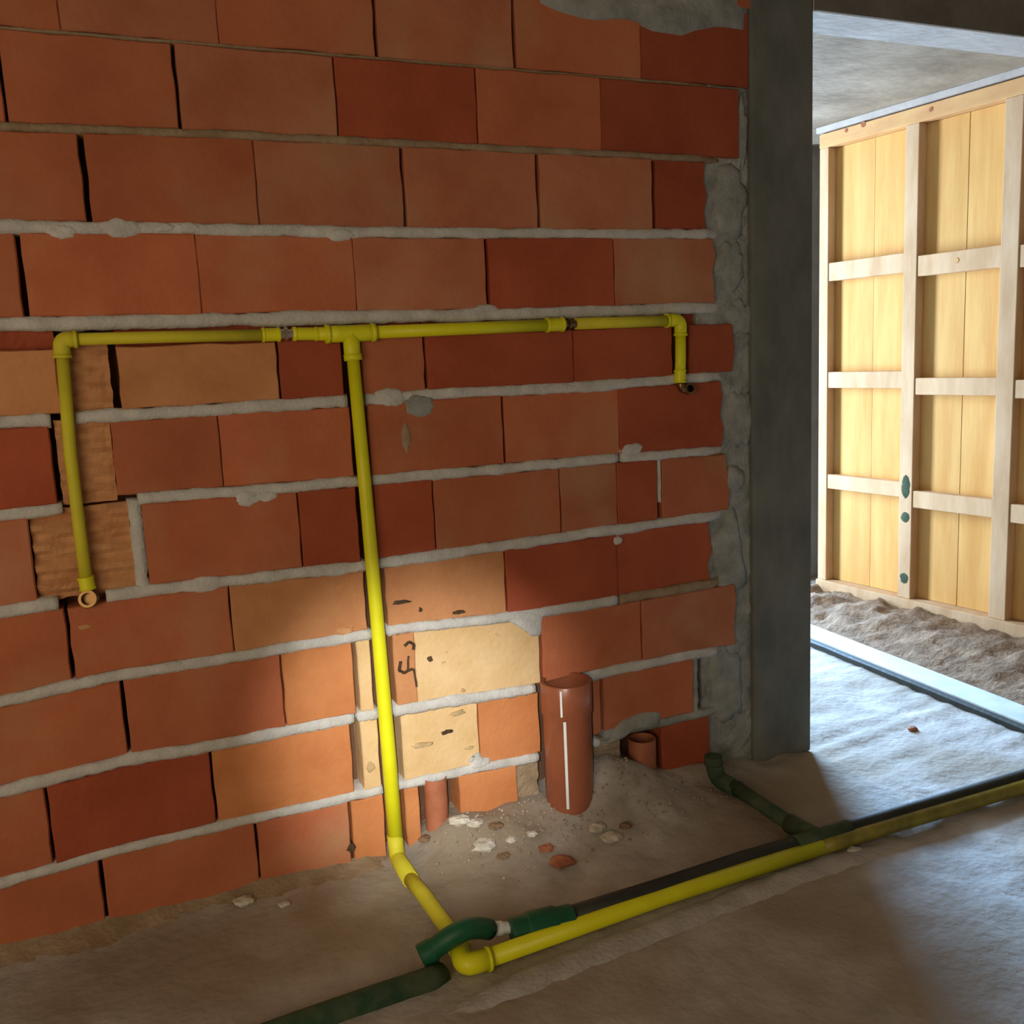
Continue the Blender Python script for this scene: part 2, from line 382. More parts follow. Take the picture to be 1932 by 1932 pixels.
mortar_strip(-1, XL, XR, 'mortar_brown', proud=-.003)
mortar_strip(0, XL, XR, 'mortar_brown', th=.006, proud=-.001)
mortar_strip(1, XL, XR, 'mortar_brown')
for k in (2, 3): mortar_strip(k, XL, XR)
mortar_strip(4, XL, W(95, 790).x); mortar_strip(4, W(140, 788).x, W(655, 755).x); mortar_strip(4, W(690, 753).x, XR)
mortar_strip(5, XL, W(118, 960).x); mortar_strip(5, W(260, 940).x, W(680, 905).x); mortar_strip(5, W(703, 905).x, W(1165, 865).x); mortar_strip(5, W(1172, 864).x, XR)
mortar_strip(6, XL, W(110, 1140).x); mortar_strip(6, W(200, 1125).x, W(690, 1068).x); mortar_strip(6, W(718, 1063).x, XR)
mortar_strip(7, XL, W(700, 1197).x); mortar_strip(7, W(733, 1192).x, W(1165, 1130).x); mortar_strip(7, W(1170, 1130).x, XR, 'mortar_brown')
mortar_strip(8, XL, W(668, 1355).x); mortar_strip(8, W(676, 1350).x, W(714, 1345).x); mortar_strip(8, W(745, 1340).x, xd0-.002); mortar_strip(8, xd1, XR)
mortar_strip(9, XL, W(722, 1490).x); mortar_strip(9, W(752, 1485).x, xd0-.002); mortar_strip(9, W(1140, 1388).x, XR, 'mortar_grey')

def patch(px, py, rx, ry, m='mortar', seed=0, proud=.006, y0=0.0, name='mortar_patch', irr=.28, parent=None, pts=None):
    """smear of mortar: irregular outline, domed and rough; its size given in photograph pixels at the wall"""
    c = W(px, py); n = 26; rings = 5; v = []; f = []
    sx = (W(px+rx, py)-c).length; sz = (W(px, py+ry)-c).length
    out = []
    for k in range(n):
        a = 2*math.pi*k/n
        if pts:
            # outline through given pixels
            L = len(pts); t = k/n*L; i = int(t); fr = t-i; p, q = pts[i % L], pts[(i+1) % L]
            w_ = W(p[0]+(q[0]-p[0])*fr, p[1]+(q[1]-p[1])*fr); r_ = 1+irr*.25*nz(k*.9, seed)
            out.append(((w_.x-c.x)*r_, (w_.z-c.z)*r_))
        else:
            r_ = 1+irr*nz(math.cos(a)*1.6+seed*9, math.sin(a)*1.6, seed)+irr*.5*nz(math.cos(a)*5, math.sin(a)*5, seed+3)
            out.append((sx*math.cos(a)*r_, sz*math.sin(a)*r_))
    v.append((c.x, y0-proud, c.z))
    for r in range(1, rings+1):
        t = r/rings
        for dx, dz in out:
            x, z = c.x+dx*t, c.z+dz*t
            y = y0-proud*(1-t**4)+(.0025*nz(x*45, z*45, seed) if r < rings else .004)
            v.append((x, y, z))
    for dx, dz in out: v.append((c.x+dx, y0+.03, c.z+dz))
    for k in range(n): f.append((0, 1+(k+1) % n, 1+k))
    for r in range(rings):
        for k in range(n):
            j = (k+1) % n; f.append((1+r*n+k, 1+r*n+j, 1+(r+1)*n+j, 1+(r+1)*n+k))
    return mesh_obj(name, v, f, M[m], parent or wall, smooth=True)
for i, (px, py, rx, ry, m) in enumerate([(118, 437, 34, 15, 'mortar'), (228, 431, 48, 19, 'mortar'), (350, 430, 30, 12, 'mortar'), (640, 443, 34, 13, 'mortar'),
        (790, 765, 36, 24, 'mortar_grey'), (735, 752, 34, 20, 'mortar'), (466, 941, 30, 17, 'mortar'), (385, 1102, 48, 18, 'mortar'), (1192, 848, 24, 13, 'mortar'),
        (917, 583, 26, 9, 'mortar'), (1050, 733, 40, 9, 'mortar'), (310, 430, 22, 9, 'mortar'), (765, 825, 10, 34, 'mortar_brown'), (1165, 1020, 10, 9, 'mortar'),
        (1385, 905, 18, 26, 'mortar_grey'), (905, 1440, 22, 12, 'mortar'), (500, 937, 26, 11, 'mortar'), (1125, 1402, 9, 9, 'mortar')]):
    patch(px, py, rx, ry, m, seed=i+1)
patch(990, 1176, 34, 30, 'mortar', seed=31, pts=[(955, 1170), (975, 1150), (1010, 1152), (1028, 1160), (1024, 1200), (1005, 1204), (985, 1188)])
patch(1195, 1370, 50, 20, 'mortar_grey', seed=32, proud=.012, pts=[(1142, 1405), (1145, 1385), (1165, 1362), (1205, 1342), (1250, 1338), (1252, 1368), (1215, 1374), (1180, 1380), (1165, 1398)])
patch(890, 1425, 20, 16, 'mortar', seed=33, pts=[(880, 1440), (890, 1425), (905, 1418), (915, 1432), (930, 1440)])
def upright(x, z0, z1, wdt, m='mortar', seed=0):
    n = 12; v = []; f = []
    for i in range(n+1):
        z = z0+(z1-z0)*i/n; a = wdt/2*(1+.4*nz(z*40, seed)); b = wdt/2*(1+.4*nz(z*40, seed+5)); y = -.002+.003*nz(z*50, seed, 3)
        v += [(x-a, .05, z), (x-a, y+.003, z), (x, y-.001, z), (x+b, y+.003, z), (x+b, .05, z)]
    for i in range(n):
        for q in range(4): f.append((i*5+q, i*5+q+1, (i+1)*5+q+1, (i+1)*5+q))
    f += [(0, 1, 2, 3, 4)[::-1], tuple(n*5+q for q in range(5))]
    return mesh_obj('mortar_joint', v, f, M[m], wall, smooth=True)
upright(px_x(262, 5), jz(6, .04), jz(5, .04), .024, seed=1)
upright(px_x(1245, 5), jz(6, 1.2)+.05, jz(5, 1.2), .009, 'mortar', 2)
upright(px_x(1313, 8), jz(9, 1.3), jz(8, 1.3), .014, 'mortar_grey', 3)
# rough mortar between the brick ends and the concrete column
rough_block(1.315, 1.465, 0, 1.80, .010, 'mortar_grey', 'mortar_fill', ridge=0, amp=.006, st=.014)
for i, (px, py, rx, ry, m) in enumerate([(1378, 380, 34, 62, 'mortar_grey'), (1400, 600, 28, 34, 'mortar_grey'), (1378, 1060, 30, 80, 'mortar_grey'), (1402, 250, 12, 60, 'mortar_grey'), (1385, 500, 26, 50, 'mortar_grey'), (1372, 1290, 34, 80, 'mortar_grey'), (1400, 790, 26, 50, 'mortar_grey')]):
    patch(px, py, rx, ry, m, seed=i+50, proud=.0025, y0=.004, name='mortar_fill', irr=.5)
patch(1215, 10, 200, 40, 'mortar_grey', seed=71, proud=.012, name='render_patch', irr=.5,
      pts=[(985, 5), (1040, 32), (1110, 44), (1150, 40), (1185, 42), (1230, 62), (1290, 72), (1350, 52), (1416, 60), (1416, -60), (1300, -110), (1150, -110), (1000, -80)])
# the marks and gouges on the pale repair bricks
def mark(pts, wpx, name='scratch_mark', m='mark'):
    geo = []
    for (a, b), (c, d) in zip(pts, pts[1:]):
        p, q = W(a, b, -.0042), W(c, d, -.0042)
        geo.append(tube_geo([p, (p+q)/2+Vector((.0012*random.uniform(-1, 1), 0, .001)), q], wpx*.00055, 6))
    v, f = join_geo(geo); return mesh_obj(name, v, f, M[m], wall)
mark([(763, 1219), (772, 1211), (781, 1216), (780, 1226)], 6)
mark([(771, 1238), (770, 1256), (768, 1268)], 4)
mark([(756, 1248), (753, 1266), (762, 1270), (778, 1262)], 6)
mark([(780, 1262), (783, 1278), (786, 1296)], 4)
for px, py, rx, ry, m in [(811, 1243, 5, 5, 'mark'), (842, 1381, 11, 4, 'mark'), (862, 1345, 14, 5, 'smudge'), (795, 1405, 18, 5, 'smudge'), (885, 1411, 8, 3, 'smudge'), (873, 1302, 4, 3, 'smudge'),
        (662, 1600, 9, 8, 'mark'), (865, 1155, 10, 4, 'mark'), (698, 1446, 8, 11, 'smudge'), (650, 1190, 16, 8, 'core'), (757, 1136, 16, 4, 'mark'), (793, 1150, 3, 4, 'mark'), (160, 1182, 16, 5, 'core')]:
    patch(px, py, rx, ry, m, seed=px*.13, proud=.0012, y0=-.0042, name='gouge', irr=.5)
# low fillet of grey screed along the foot of the wall, left of the riser
st = .012; n = int(1.42/st); v = []; f = []
for i in range(n+1):
    x = -.90+i*st; hgt = .022+.013*nz(x*6, 2)+.007*nz(x*22, 5); dep = .055+.016*nz(x*5, 8)+.006*nz(x*20, 3); e = min(1, (n-i)/6)
    for q in range(7):
        t = q/6; y = .004-(dep+.004)*t; z = e*hgt*(1-t)**1.6+.004*nz(x*30, t*4, 3)*(1 if 0 < q < 6 else 0)
        v.append((x, y, z+floor_z(x, -dep)*t*.9-.001*t))
for i in range(n):
    for q in range(6): f.append((i*7+q, i*7+q+1, (i+1)*7+q+1, (i+1)*7+q))
mesh_obj('mortar_fillet', v, f, M['mortar_brown'], wall, smooth=True)

# ------------------------------------------------------------------ column, beam, next room
col = box('concrete_column', 1.463, 1.645, -.006, .16, 0, 2.12, M['column'], None, bevel=.006)
tag(col, 'dark grey concrete column between the brick wall and the doorway', 'column')
zb = W(1532, 22).z
yb = (CAM + ray((1532, 64))*((zb-H)/ray((1532, 64)).z)).y
beam = box('concrete_lintel', 1.645, 3.4, -.006, max(.12, yb), zb, 2.12, M['soffit'], None, bevel=.004)
tag(beam, 'concrete lintel beam spanning the doorway with a dark front face', 'beam')
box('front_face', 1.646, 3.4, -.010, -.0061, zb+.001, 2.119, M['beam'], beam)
# timber panel wall: a frame of its own, turned six degrees
A = math.radians(6); pb = F(1890, 1215)
DR = Vector((-math.sin(A), math.cos(A), 0)); NR = Vector((math.cos(A), math.sin(A), 0))
def pan_hit(px, py):
    d = ray((px, py)); t = (pb-CAM).dot(NR)/d.dot(NR); q = CAM+d*t
    return (q-pb).dot(DR), q.z
ZC = pan_hit(1720, 190)[1]
def pbox(name, s0, s1, d0, d1, z0, z1, m, parent, bevel=.0025):
    """s along the panel (away from the camera), d depth behind the stud faces"""
    v, f = boxv(0, 1, 0, 1, 0, 1)
    vs = [pb + DR*(s0+(s1-s0)*q[1]) + NR*(d0+(d1-d0)*q[0]) + Vector((0, 0, z0+(z1-z0)*q[2])) for q in v]
    vs = [Vector((p.x, p.y, p.z)) for p in vs]
    o = mesh_obj(name, vs, f, M[m], parent)
    b = o.modifiers.new('bevel', 'BEVEL'); b.width = bevel; b.segments = 2
    return o
panel = thing('timber_partition', 'pale pine stud partition with boards, seen through the doorway', 'partition', (pb.x, pb.y, 0))
DEP = .042
studs = [(.788, .832), (.378, .434), (-.008, .055), (-.46, -.39)]
zt = ZC-.080
for s0, s1 in studs: pbox('stud', s0, s1, 0, DEP, .085, zt, 'pine_pale', panel)
pbox('top_plate', -.9, .832, -.002, DEP+.02, zt, ZC-.027, 'pine_red', panel)
pbox('bottom_plate', -.9, .832, -.012, DEP+.02, .030, .085, 'pine_pale', panel)
rails = [((1560, 491, 525), (1698, 484, 521)), ((1728, 480, 516), (1880, 466, 511)), ((1560, 696, 729), (1698, 707, 736)), ((1728, 709, 741), (1880, 717, 751)),
         ((1560, 892, 921), (1698, 913, 939)), ((1728, 922, 959), (1870, 948, 977))]
for i, (l, r) in enumerate(rails):
    za = (pan_hit(l[0], l[1])[1]+pan_hit(r[0], r[1])[1])/2; zb_ = (pan_hit(l[0], l[2])[1]+pan_hit(r[0], r[2])[1])/2
    s = (.4345, .7875) if i % 2 == 0 else (.0555, .3775)
    pbox('rail', s[0], s[1], .004, DEP, zb_, za, 'pine_pale', panel)
    if i % 2 == 1: pbox('rail', -.3895, -.0085, .004, DEP, zb_-.008, za-.008, 'pine_pale', panel)
bs = [-.9, -.62, -.39, -.20, .03, .21, .405, .60, .81]
for a, b in zip(bs, bs[1:]):
    pbox('board', a+.0004, b-.0004, DEP+random.uniform(0, .002), DEP+.019, .086, zt-.001, 'pine', panel, .0008)
for s_, z_, r_ in [(.62, 1.86, .012), (.70, 1.855, .008), (.22, pan_hit(1815, 490)[1], .011), (.33, 1.845, .009)]:
    c = pb+DR*s_+NR*(-.0025 if z_ > zt else .003)+Vector((0, 0, z_))
    lathe('knot', c, -NR, [(-.004, r_), (.0008, r_*.9)], M['pine_red'] if z_ < zt else M['clay'], panel, 10)
# green-stained cement on the middle stud
def smear(s_, z0, z1, m, name):
    v, f = boxv(0, 1, 0, 1, 0, 1); n = 10; vs = []; fs = []
    for i in range(n+1):
        z = z0+(z1-z0)*i/n; e = math.sin(math.pi*i/n)**.5
        for t in (-1, 1): vs.append(pb+DR*(s_+t*.018*e*(1+.5*nz(z*60, t)))+NR*(-.0012)+Vector((0, 0, z)))
        vs.append(pb+DR*s_+NR*(-.004*e-.001)+Vector((0, 0, z)))
    for i in range(n): fs += [(i*3, (i+1)*3, (i+1)*3+2, i*3+2), (i*3+2, (i+1)*3+2, (i+1)*3+1, i*3+1)]
    return mesh_obj(name, vs, fs, M[m], panel, smooth=True)
for py0, py1 in ((895, 940), (965, 985), (1080, 1100)):
    smear(.405, pan_hit(1702, py1)[1], pan_hit(1702, py0)[1], 'green_dusty', 'stain')
# concrete ceiling slab over both rooms and the bright batten where it meets the partition
ceil = box('ceiling', -1.2, 3.4, .17, 2.3, ZC, ZC+.16, M['slab']); tag(ceil, kind='structure')
ceil2 = box('ceiling', -1.2, 3.4, -2.6, -.011, 2.125, 2.25, M['plain']); tag(ceil2, kind='structure')
bt = pbox('trim_1', -.9, .84, -.012, .03, ZC-.022, ZC-.0005, 'batten', None, .001); tag(bt, kind='structure')
# far side of the next room: pier by the partition, then the open balcony side the daylight comes through
wf = box('wall_far', 2.80, 3.4, 1.50, 1.62, 0, ZC, M['plain']); tag(wf, kind='structure')
wl = box('wall_left', -.9, -.75, .17, 2.3, 0, ZC, M['plain']); tag(wl, kind='structure')

# ------------------------------------------------------------------ rubble along the foot of the partition and the plank
p0, p1 = F(1530, 1189, .03), F(1932, 1346, .03)
dv = (p1-p0).normalized(); nv = Vector((-dv.y, dv.x, 0))
if nv.x < 0: nv = -nv
wd = abs((F(1932, 1362, .03)-F(1932, 1330, .03)).dot(nv))
def plank():
    a, b = p0-dv*.45, p1+dv*.07; geo = []
    n = 14; vs = []; fs = []
    for i in range(n+1):
        c = a+(b-a)*i/n; wob = .0015*nz(i*.8, 3)
        prof = [(-wd/2, .004), (-wd/2, .027), (-wd/2+.003, .030), (wd/2-.003, .030), (wd/2, .027), (wd/2, .004)]
        for o_, z in prof: vs.append(Vector((c.x+nv.x*(o_+wob), c.y+nv.y*(o_+wob), z)))
    for i in range(n):
        for q in range(6): fs.append((i*6+q, i*6+(q+1) % 6, (i+1)*6+(q+1) % 6, (i+1)*6+q))
    fs += [tuple(range(6)), tuple(n*6+5-q for q in range(6))]
    return vs, fs
v, f = plank(); pk = mesh_obj('plank', v, f, M['plank']); 
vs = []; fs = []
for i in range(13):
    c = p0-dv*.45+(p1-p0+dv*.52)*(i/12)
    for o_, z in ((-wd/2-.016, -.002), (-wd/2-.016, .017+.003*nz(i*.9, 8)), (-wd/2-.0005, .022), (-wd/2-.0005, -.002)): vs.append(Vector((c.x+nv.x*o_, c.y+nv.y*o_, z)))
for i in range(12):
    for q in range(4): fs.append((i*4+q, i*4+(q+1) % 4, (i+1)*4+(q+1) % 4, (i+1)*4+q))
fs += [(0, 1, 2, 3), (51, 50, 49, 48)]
mesh_obj('shade_strip', vs, fs, M['black'], pk)['label'] = 'dark strip standing for the shade along the near edge'  # dark strip added to paint the shadow line under the plank
tag(pk, 'long pale blue-white plank lying on the floor beyond the doorway', 'plank')
# soil bank: from the plank to the bottom plate
vs = []; fs = []; n = 90; mm = 16
for i in range(n+1):
    s_ = -.52+1.42*i/n; c1 = pb+DR*s_-NR*.0135
    t = ((c1-p0).dot(dv)); c0 = p0+dv*t+nv*(wd/2+.008+.018*(nz(s_*9, 2)+.5))
    for j in range(mm+1):
        q = j/mm; p = c0+(c1-c0)*q
        z = .001+.05*min(1, q*1.8)**1.2*(1+.5*nz(p.x*11, p.y*11))+.014*(nz(p.x*28, p.y*28, 3))*min(1, 6*q)+.006*nz(p.x*70, p.y*70, 5)*min(1, 6*q)
        vs.append((p.x, p.y, max(0 if j else -.004, z)))
for i in range(n):
    for j in range(mm):
        a = i*(mm+1)+j; fs.append((a, a+mm+1, a+mm+2, a+1))
so = mesh_obj('rubble_bank', vs, fs, M['soil'], smooth=True); tag(so, 'bank of brown soil and rubble along the foot of the pine partition', 'rubble', kind='stuff')

# ------------------------------------------------------------------ yellow pipework
yl = thing('yellow_pipework', 'bright yellow pipe branching on the brick wall and running along the floor', 'pipe', W(660, 630, -.012))
YC = -.013
def Wp(px, py, y=YC): return W(px, py, y)
def sleeve(name, a, b, r, m='yellow', lip=.0016, parent=yl):
    a, b = Vector(a), Vector(b); L = (b-a).length
    return lathe(name, a, b-a, [(0, r*.93), (.002, r), (L*.12, r), (L*.14, r-lip), (L*.86, r-lip), (L*.88, r), (L-.002, r), (L, r*.93)], M[m], parent)
eL, tee, eR = Wp(115, 641), Wp(662, 630), Wp(1284, 604)
hl = [eL, Wp(300, 636), Wp(498, 632)]
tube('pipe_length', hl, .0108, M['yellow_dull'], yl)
sleeve('coupling', Wp(494, 632), Wp(528, 631), .0145)
lathe('metal_nipple', Wp(528, 631), Wp(556, 630)-Wp(528, 631), [(0, .010), (.007, .010), (.009, .0135), (.014, .0135), (.016, .009), (.024, .009), (.030, .012)], M['steel'], yl, 8)['label'] = 'shiny metal nipple'
sleeve('coupling', Wp(552, 630), Wp(600, 630), .0140)
tube('pipe_length', [Wp(598, 630), Wp(632, 630)], .0130, M['yellow'], yl)
# tee
geo = [tube_geo([Wp(618, 630.5), Wp(640, 630), Wp(690, 628), Wp(708, 627)], .0165, 16), tube_geo([Wp(662, 630), Wp(664, 660), Wp(666, 678)], .0165, 16)]
for a, b in ((Wp(614, 630.5), Wp(622, 630.3)), (Wp(700, 627.5), Wp(708, 627)), (Wp(665, 668), Wp(666.5, 680))): geo.append(tube_geo([a, b], .0182, 16))
v, f = join_geo(geo); o = mesh_obj('tee_fitting', v, f, M['yellow'], yl); shade(o)
tube('pipe_length', [Wp(704, 627), Wp(880, 620), Wp(1034, 613.5)], .0128, M['yellow'], yl)
sleeve('coupling', Wp(1030, 613.5), Wp(1063, 612), .0162)
lathe('brass_nipple', Wp(1063, 612), Wp(1088, 611)-Wp(1063, 612), [(0, .008), (.010, .008), (.011, .012), (.016, .012), (.017, .008), (.040, .008)], M['brass'], yl, 8)['label'] = 'dull brass nipple'
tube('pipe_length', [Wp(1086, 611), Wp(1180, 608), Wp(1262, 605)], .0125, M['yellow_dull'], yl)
# elbows
def elbow(a, b, c, r, name='elbow', m='yellow'):
    pts = fillet([a, b, c], .02, 8); geo = [tube_geo(pts, r, 16)]
    geo.append(tube_geo([pts[0], pts[0]+(pts[1]-pts[0]).normalized()*.006], r*1.12, 16)); geo.append(tube_geo([pts[-1], pts[-1]+(pts[-2]-pts[-1]).normalized()*.006], r*1.12, 16))
    v, f = join_geo(geo); o = mesh_obj(name, v, f, M[m], yl); shade(o); return o
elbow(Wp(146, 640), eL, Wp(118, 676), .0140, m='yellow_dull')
elbow(Wp(1256, 605), eR, Wp(1284, 634), .0145)
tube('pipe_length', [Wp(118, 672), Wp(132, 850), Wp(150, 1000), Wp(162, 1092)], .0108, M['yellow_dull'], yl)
sleeve('outlet_socket', Wp(161, 1088), Wp(166, 1112), .0150)
def outlet(c, r, d, name, label):
    n = 20; u, v_ = Vector((1, 0, 0)), Vector((0, 0, 1)); d = Vector(d).normalized(); u = d.orthogonal().normalized(); v_ = d.cross(u)
    vs = []; fs = []
    for (a, rr) in [(-.012, r*.95), (.006, r*.95), (.006, r*1.05), (.010, r*1.05), (.011, r*.98), (.011, r*.68), (-.004, r*.62)]:
        for k in range(n):
            t = 2*math.pi*k/n; vs.append(Vector(c)+d*a+(u*math.cos(t)+v_*math.sin(t))*rr)
    for i in range(6):
        for k in range(n): fs.append((i*n+k, i*n+(k+1) % n, (i+1)*n+(k+1) % n, (i+1)*n+k))
    fs.append(tuple(6*n+k for k in range(n)))
    o = mesh_obj(name, vs, fs, M['brass'], yl); shade(o)
    md = o.modifiers.new('edges', 'EDGE_SPLIT'); md.split_angle = math.radians(40)
    o['label'] = label
    return o
outlet(Wp(168, 1130), .0165, (-.25, -1, .25), 'outlet_ring', 'brass outlet ring below the left pipe')
tube('pipe_length', [Wp(1284, 628), Wp(1284, 680), Wp(1283, 704)], .0125, M['yellow'], yl)
sleeve('outlet_socket', Wp(1283, 698), Wp(1283, 722), .0150)
outlet(Wp(1300, 734), .0125, (-.3, -1, .15), 'outlet_ring', 'brass outlet ring below the right pipe')
tube('outlet_bend', fillet([Wp(1283, 720), Wp(1286, 734), Wp(1300, 734, -.006)], .01), .009, M['brass'], yl)
# riser
riser = [Wp(666, 676), Wp(690, 930, -.014), Wp(716, 1220, -.016), Wp(734, 1430, -.019), Wp(747, 1590, -.024)]
tube('pipe_length', riser, [.0125, .0165], M['yellow'], yl, 20)
fa, fb, fc = Wp(749, 1618, -.03), F(800, 1690, .026), F(842, 1748, .022)
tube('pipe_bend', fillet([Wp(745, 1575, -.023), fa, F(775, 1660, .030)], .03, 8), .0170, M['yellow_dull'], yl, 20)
fd = F(880, 1820, .020)
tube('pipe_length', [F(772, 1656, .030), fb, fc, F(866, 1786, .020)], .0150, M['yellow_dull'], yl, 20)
run = [F(880, 1822, .020), F(1250, 1692, .019), F(1590, 1585, .019), F(1932, 1484, .019)]
run.append(run[-1]+(run[-1]-run[-2])*.3)
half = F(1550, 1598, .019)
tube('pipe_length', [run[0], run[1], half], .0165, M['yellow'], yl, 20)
tube('pipe_length', [half, run[2], run[3], run[4]], .0163, M['yellow_shaded'], yl, 20)['label'] = 'yellow length with its shade in the colour'  # darker colour paints in the shade beside the black pipe
elbow(F(866, 1786, .020), F(876, 1822, .020), F(925, 1808, .020), .0190, m='yellow')

# ------------------------------------------------------------------ dark green pipework
gp = thing('green_pipework', 'dark green pipe with coupling and tee lying behind the yellow floor pipe', 'pipe', F(1000, 1750, 0))
cross = [F(797, 1804, .024), F(815, 1793, .030), F(848, 1768, .056), F(880, 1752, .064), F(905, 1750, .050), F(922, 1753, .034)]
tube('crossover_bend', fillet(cross, .02, 4), .0190, M['green'], gp, 18)
lathe('socket', F(797, 1804, .024), F(815, 1793, .030)-F(797, 1804, .024), [(-.004, .020), (-.002, .0225), (.022, .0225), (.024, .020)], M['green'], gp)
lathe('white_pipe_end', F(924, 1754, .028), F(962, 1750, .026)-F(924, 1754, .028), [(0, .011), (.01, .0135), (.022, .0135), (.026, .011), (.06, .011)], M['white'], gp)['label'] = 'short white plastic pipe end'
drk = [F(1060, 1735, .026), F(1232, 1682, .025), F(1400, 1626, .024), F(1530, 1588, .024), F(1932, 1468, .024)]
drk.append(drk[-1]+(drk[-1]-drk[-2])*.25)
lathe('coupling', F(964, 1758, .026), F(1074, 1733, .026)-F(964, 1758, .026), [(0, .022), (.004, .0255), (.03, .0255), (.034, .029), (.085, .029), (.09, .0255), (.118, .0255), (.122, .022)], M['green'], gp, 24)
tube('insulated_pipe', drk, .0205, M['black'], gp, 18, wob=.05)['label'] = 'black insulated length'
br = [F(1545, 1583, .024), F(1500, 1560, .024), F(1440, 1520, .026), F(1385, 1484, .035), F(1352, 1458, .06)]
tube('branch_pipe', br[1:4], .0175, M['green_dusty'], gp, 16)
geo = [tube_geo([F(1500, 1598, .024), F(1545, 1584, .024), F(1600, 1567, .024)], .0235, 18), tube_geo([F(1545, 1583, .024), F(1515, 1568, .024), F(1490, 1553, .024)], .022, 18)]
v, f = join_geo(geo); o = mesh_obj('tee_fitting', v, f, M['green_dusty'], gp); shade(o)
eb, et = W(1354, 1470, -.075), W(1346, 1438, -.075)
ee = fillet([F(1392, 1489, .032), eb, et], .035, 8)
geo = [tube_geo(ee, .0205, 18), tube_geo([et+Vector((0, 0, .02))*t - Vector((0, 0, .004)) for t in (0, .3, .6, .85, 1)], [.0225, .0215], 18)]
v, f = join_geo(geo); o = mesh_obj('elbow', v, f, M['green_dusty'], gp); shade(o)
g2 = tube('green_conduit', [F(420, 1990, .004), F(560, 1937, .004), F(700, 1888, .004), F(812, 1850, .003), F(832, 1842, -.003)], .0235, M['green_dusty'], None, 18, wob=.05)
tag(g2, 'dusty dark green pipe half sunk in the floor, lower left of the crossing', 'pipe')

# ------------------------------------------------------------------ pale mortar ridge beside the floor pipe (part of the floor)
rid = [F(853, 1903), F(932, 1878), F(1060, 1825), F(1191, 1772), F(1424, 1682), F(1560, 1632), F(1700, 1590)]
vs = []; fs = []; n = 90
seg = [(b-a).length for a, b in zip(rid, rid[1:])]; tot = sum(seg)
def along(t):
    d = t*tot
    for (a, b), l in zip(zip(rid, rid[1:]), seg):
        if d <= l: return a+(b-a)*(d/l)
        d -= l
    return rid[-1]
for i in range(n+1):
    c = along(i/n); wdt = .034*(1+.35*nz(i*.2, 1)); e = min(1, i/6, (n-i)/10)
    for q in range(7):
        t = -1+2*q/6; z = floor_z(c.x, c.y+t*wdt)+.010*e*(1-t*t)*(1+.35*nz(c.x*30, t*2, 3))-.0015
        vs.append((c.x+t*.3*wdt, c.y+t*wdt*(.3+.7*e)+.004*nz(i*.5, q), z))
for i in range(n):
    for q in range(6): fs.append((i*7+q, (i+1)*7+q, (i+1)*7+q+1, i*7+q+1))
M['ridge'] = mat('pale_mortar_ridge', (.36, .335, .32), (.46, .44, .42), 18, bump=.8, bscale=110, rough=.95)
rg = mesh_obj('mortar_ridge', vs, fs, M['ridge'], floor, smooth=True)

# ------------------------------------------------------------------ brown drain pipes
def drain(name, px, pyt, pyb, r, yax, label, collar=None, zbot=0, m='pvc'):
    top = W(px, pyt, yax); x = top.x; zt_ = top.z
    t = thing(name, label, 'drain pipe', (x, yax, zbot))
    n = 28; prof = []
    zc = zt_-(collar if collar else .0)
    ro, ri = r, r*.90
    prof = [(zbot, ro), (zc-.006, ro)] if collar else [(zbot, ro)]
    if collar: prof += [(zc, ro*1.055), (zt_-.002, ro*1.055), (zt_, ro*1.03), (zt_, ri), (zbot+.03, ri*.98)]
    else: prof += [(zt_-.002, ro), (zt_, ro*.985), (zt_, ri), (max(zbot+.01, zt_-.1), ri*.98)]
    vs = [(x+q*math.cos(2*math.pi*k/n), yax+q*math.sin(2*math.pi*k/n), z) for z, q in prof for k in range(n)]
    fs = [(i*n+k, i*n+(k+1) % n, (i+1)*n+(k+1) % n, (i+1)*n+k) for i in range(len(prof)-1) for k in range(n)]
    fs.append(tuple((len(prof)-1)*n+k for k in range(n)))
    o = mesh_obj('pipe_body', vs, fs, M[m], t); shade(o)
    md = o.modifiers.new('edges', 'EDGE_SPLIT'); md.split_angle = math.radians(35)
    if collar:                        # highlight built as a pale line down the pipe, set off at the collar
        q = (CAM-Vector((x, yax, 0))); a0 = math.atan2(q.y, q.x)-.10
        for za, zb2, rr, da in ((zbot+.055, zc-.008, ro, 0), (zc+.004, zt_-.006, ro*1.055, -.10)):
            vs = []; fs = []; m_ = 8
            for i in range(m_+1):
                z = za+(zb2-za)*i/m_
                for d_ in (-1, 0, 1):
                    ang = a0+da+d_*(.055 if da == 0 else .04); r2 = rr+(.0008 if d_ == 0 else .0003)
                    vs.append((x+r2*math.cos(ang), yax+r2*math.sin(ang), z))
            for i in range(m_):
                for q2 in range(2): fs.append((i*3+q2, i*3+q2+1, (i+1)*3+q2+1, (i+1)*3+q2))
            mesh_obj('highlight_stripe', vs, fs, M['white'], t, smooth=True)['label'] = 'thin white line painted as the highlight down the pipe'
    return t
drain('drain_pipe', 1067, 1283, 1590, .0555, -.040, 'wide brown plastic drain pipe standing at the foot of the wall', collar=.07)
drain('drain_stub', 820, 1466, 1560, .026, .004, 'thin brown drain stub in a hollow, left of the wide drain pipe', m='stub')
drain('drain_stub', 1211, 1392, 1470, .034, .012, 'thin brown drain stub in a dark hollow, right of the wide drain pipe', m='stub')

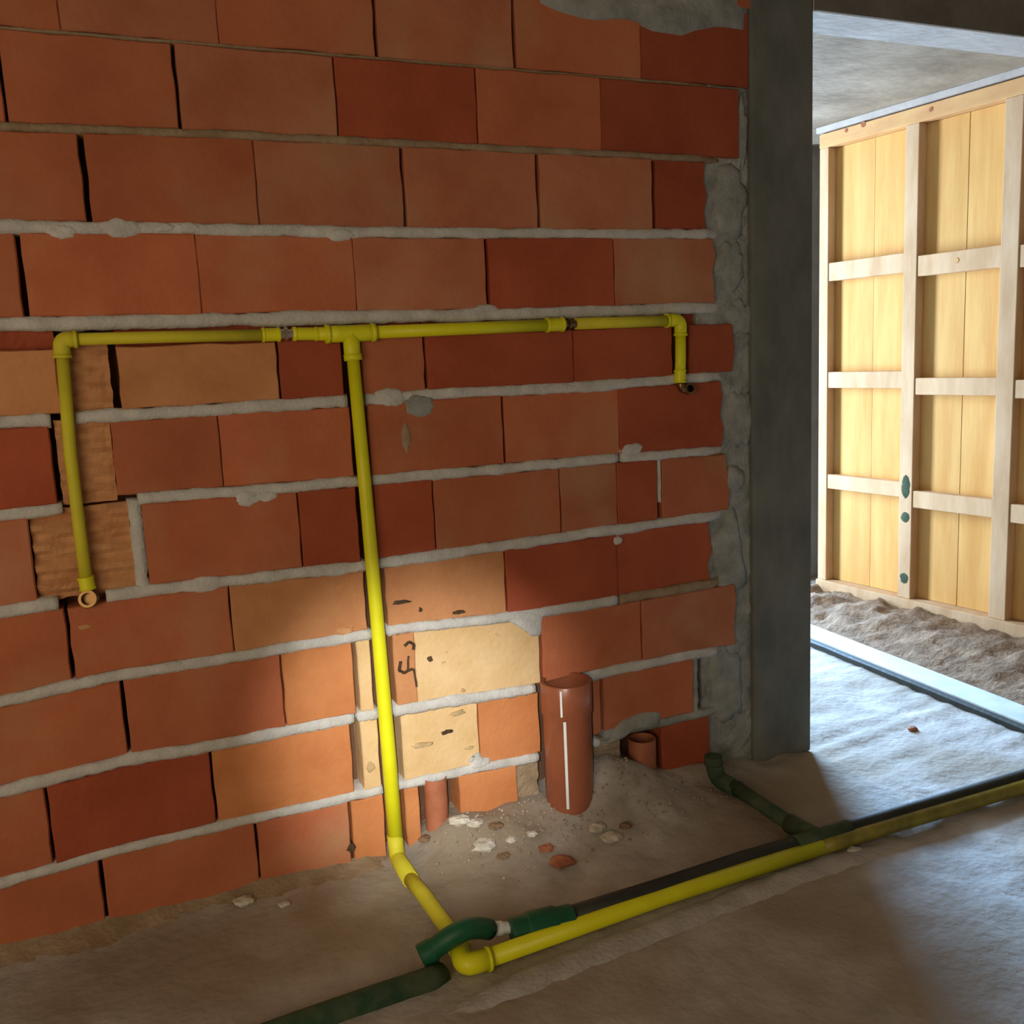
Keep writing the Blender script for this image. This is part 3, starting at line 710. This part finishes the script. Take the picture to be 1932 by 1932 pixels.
# ------------------------------------------------------------------ loose lumps
def lump(name, px, py, r, m, label, cat, flat=.6, group=None, up=0.0):
    c = F(px, py, .02); ph = 0
    for _ in range(4): c = F(px, py, floor_z(c.x, c.y)+r*flat*.6)
    if c.y > -.02: c.y = -.02
    zf = floor_z(c.x, c.y)
    n, k = 9, 6; vs = []; fs = []; sd = px*.37
    for j in range(k+1):
        th = math.pi*j/k
        for i in range(n):
            a = 2*math.pi*i/n; d = Vector((math.sin(th)*math.cos(a), math.sin(th)*math.sin(a), math.cos(th)))
            q = r*(1+.45*mn.noise(d*1.7+Vector((sd, 0, 0))))
            vs.append((c.x+d.x*q*1.5, c.y+d.y*q*1.1, zf+r*flat*.6+d.z*q*flat))
    for j in range(k):
        for i in range(n): fs.append((j*n+i, j*n+(i+1) % n, (j+1)*n+(i+1) % n, (j+1)*n+i))
    o = mesh_obj(name, vs, fs, M[m]); return tag(o, label, cat, group)
for px, py, r, m, lab in [
    (868, 1553, .016, 'stone', 'pale mortar lump beside the left drain stub'),
    (898, 1563, .013, 'stone', 'small pale mortar lump, second from the left drain stub'),
    (914, 1600, .019, 'stone', 'large white mortar lump in front of the rubble, left of the wide drain'),
    (966, 1594, .010, 'stone', 'little white mortar crumb nearest the foot of the wide drain'),
    (1004, 1578, .009, 'stone', 'mortar crumb against the left side of the wide drain foot'),
    (1128, 1568, .014, 'stone', 'grey mortar lump just right of the wide drain foot'),
    (1155, 1580, .018, 'stone', 'pale mortar lump, larger and farther right of the wide drain foot'),
    (936, 1560, .012, 'soil', 'brown rubble lump between the pale lumps and the wide drain'),
    (1030, 1600, .012, 'clay', 'reddish clay chip in front of the wide drain on its left'),
    (1060, 1625, .019, 'clay', 'red clay fragment lying before the foot of the wide drain'),
    (1180, 1560, .011, 'soil', 'brown crumb right of the pale lumps beside the wide drain'),
    (950, 1615, .010, 'soil', 'brown crumb in front of the little white mortar crumb'),
    (800, 1580, .011, 'soil', 'brown lump in the corner between yellow riser and left stub'),
    (462, 1700, .014, 'stone', 'grey mortar lump on the bank at the wall foot, left of the riser'),
    (536, 1706, .008, 'stone', 'thin pale chip on the floor left of the yellow riser'),
    (1612, 1605, .012, 'stone', 'small pale lump at the shadow edge before the floor pipes'),
    (1722, 1375, .010, 'clay', 'reddish chip on the daylit floor beyond the doorway'),
    ]:
    lump('mortar_lump' if m == 'stone' else ('clay_chip' if m == 'clay' else 'rubble_lump'), px, py, r, m, lab, 'lump' if m != 'clay' else 'chip', group='loose lumps on the floor')

# fine crumbs of mortar and clay strewn over the rubble round the drain
geo = []; rr = random.Random(3)
for i in range(420):
    x = rr.gauss(.86, .22); y = -abs(rr.gauss(.03, .085))-.012
    if not .56 < x < 1.40: continue
    a = rr.uniform(.0018, .0055); z = floor_z(x, y); p = Vector((x, y, z+a*.3))
    vs = [p+Vector((rr.uniform(.7, 1.3)*a*dx, rr.uniform(.7, 1.3)*a*dy, rr.uniform(.5, .9)*a*dz)) for dx, dy, dz in ((1, 0, 0), (0, 1, 0), (-1, 0, 0), (0, -1, 0), (0, 0, 1), (0, 0, -1))]
    geo.append((vs, [(0, 1, 4), (1, 2, 4), (2, 3, 4), (3, 0, 4), (1, 0, 5), (2, 1, 5), (3, 2, 5), (0, 3, 5)]))
M['crumb'] = mat('crumbs', (.22, .13, .08), (.50, .44, .37), 90, bump=0)
v, f = join_geo(geo); tag(mesh_obj('crumbs', v, f, M['crumb']), 'fine mortar and clay crumbs strewn round the foot of the drain pipes', 'rubble', kind='stuff')
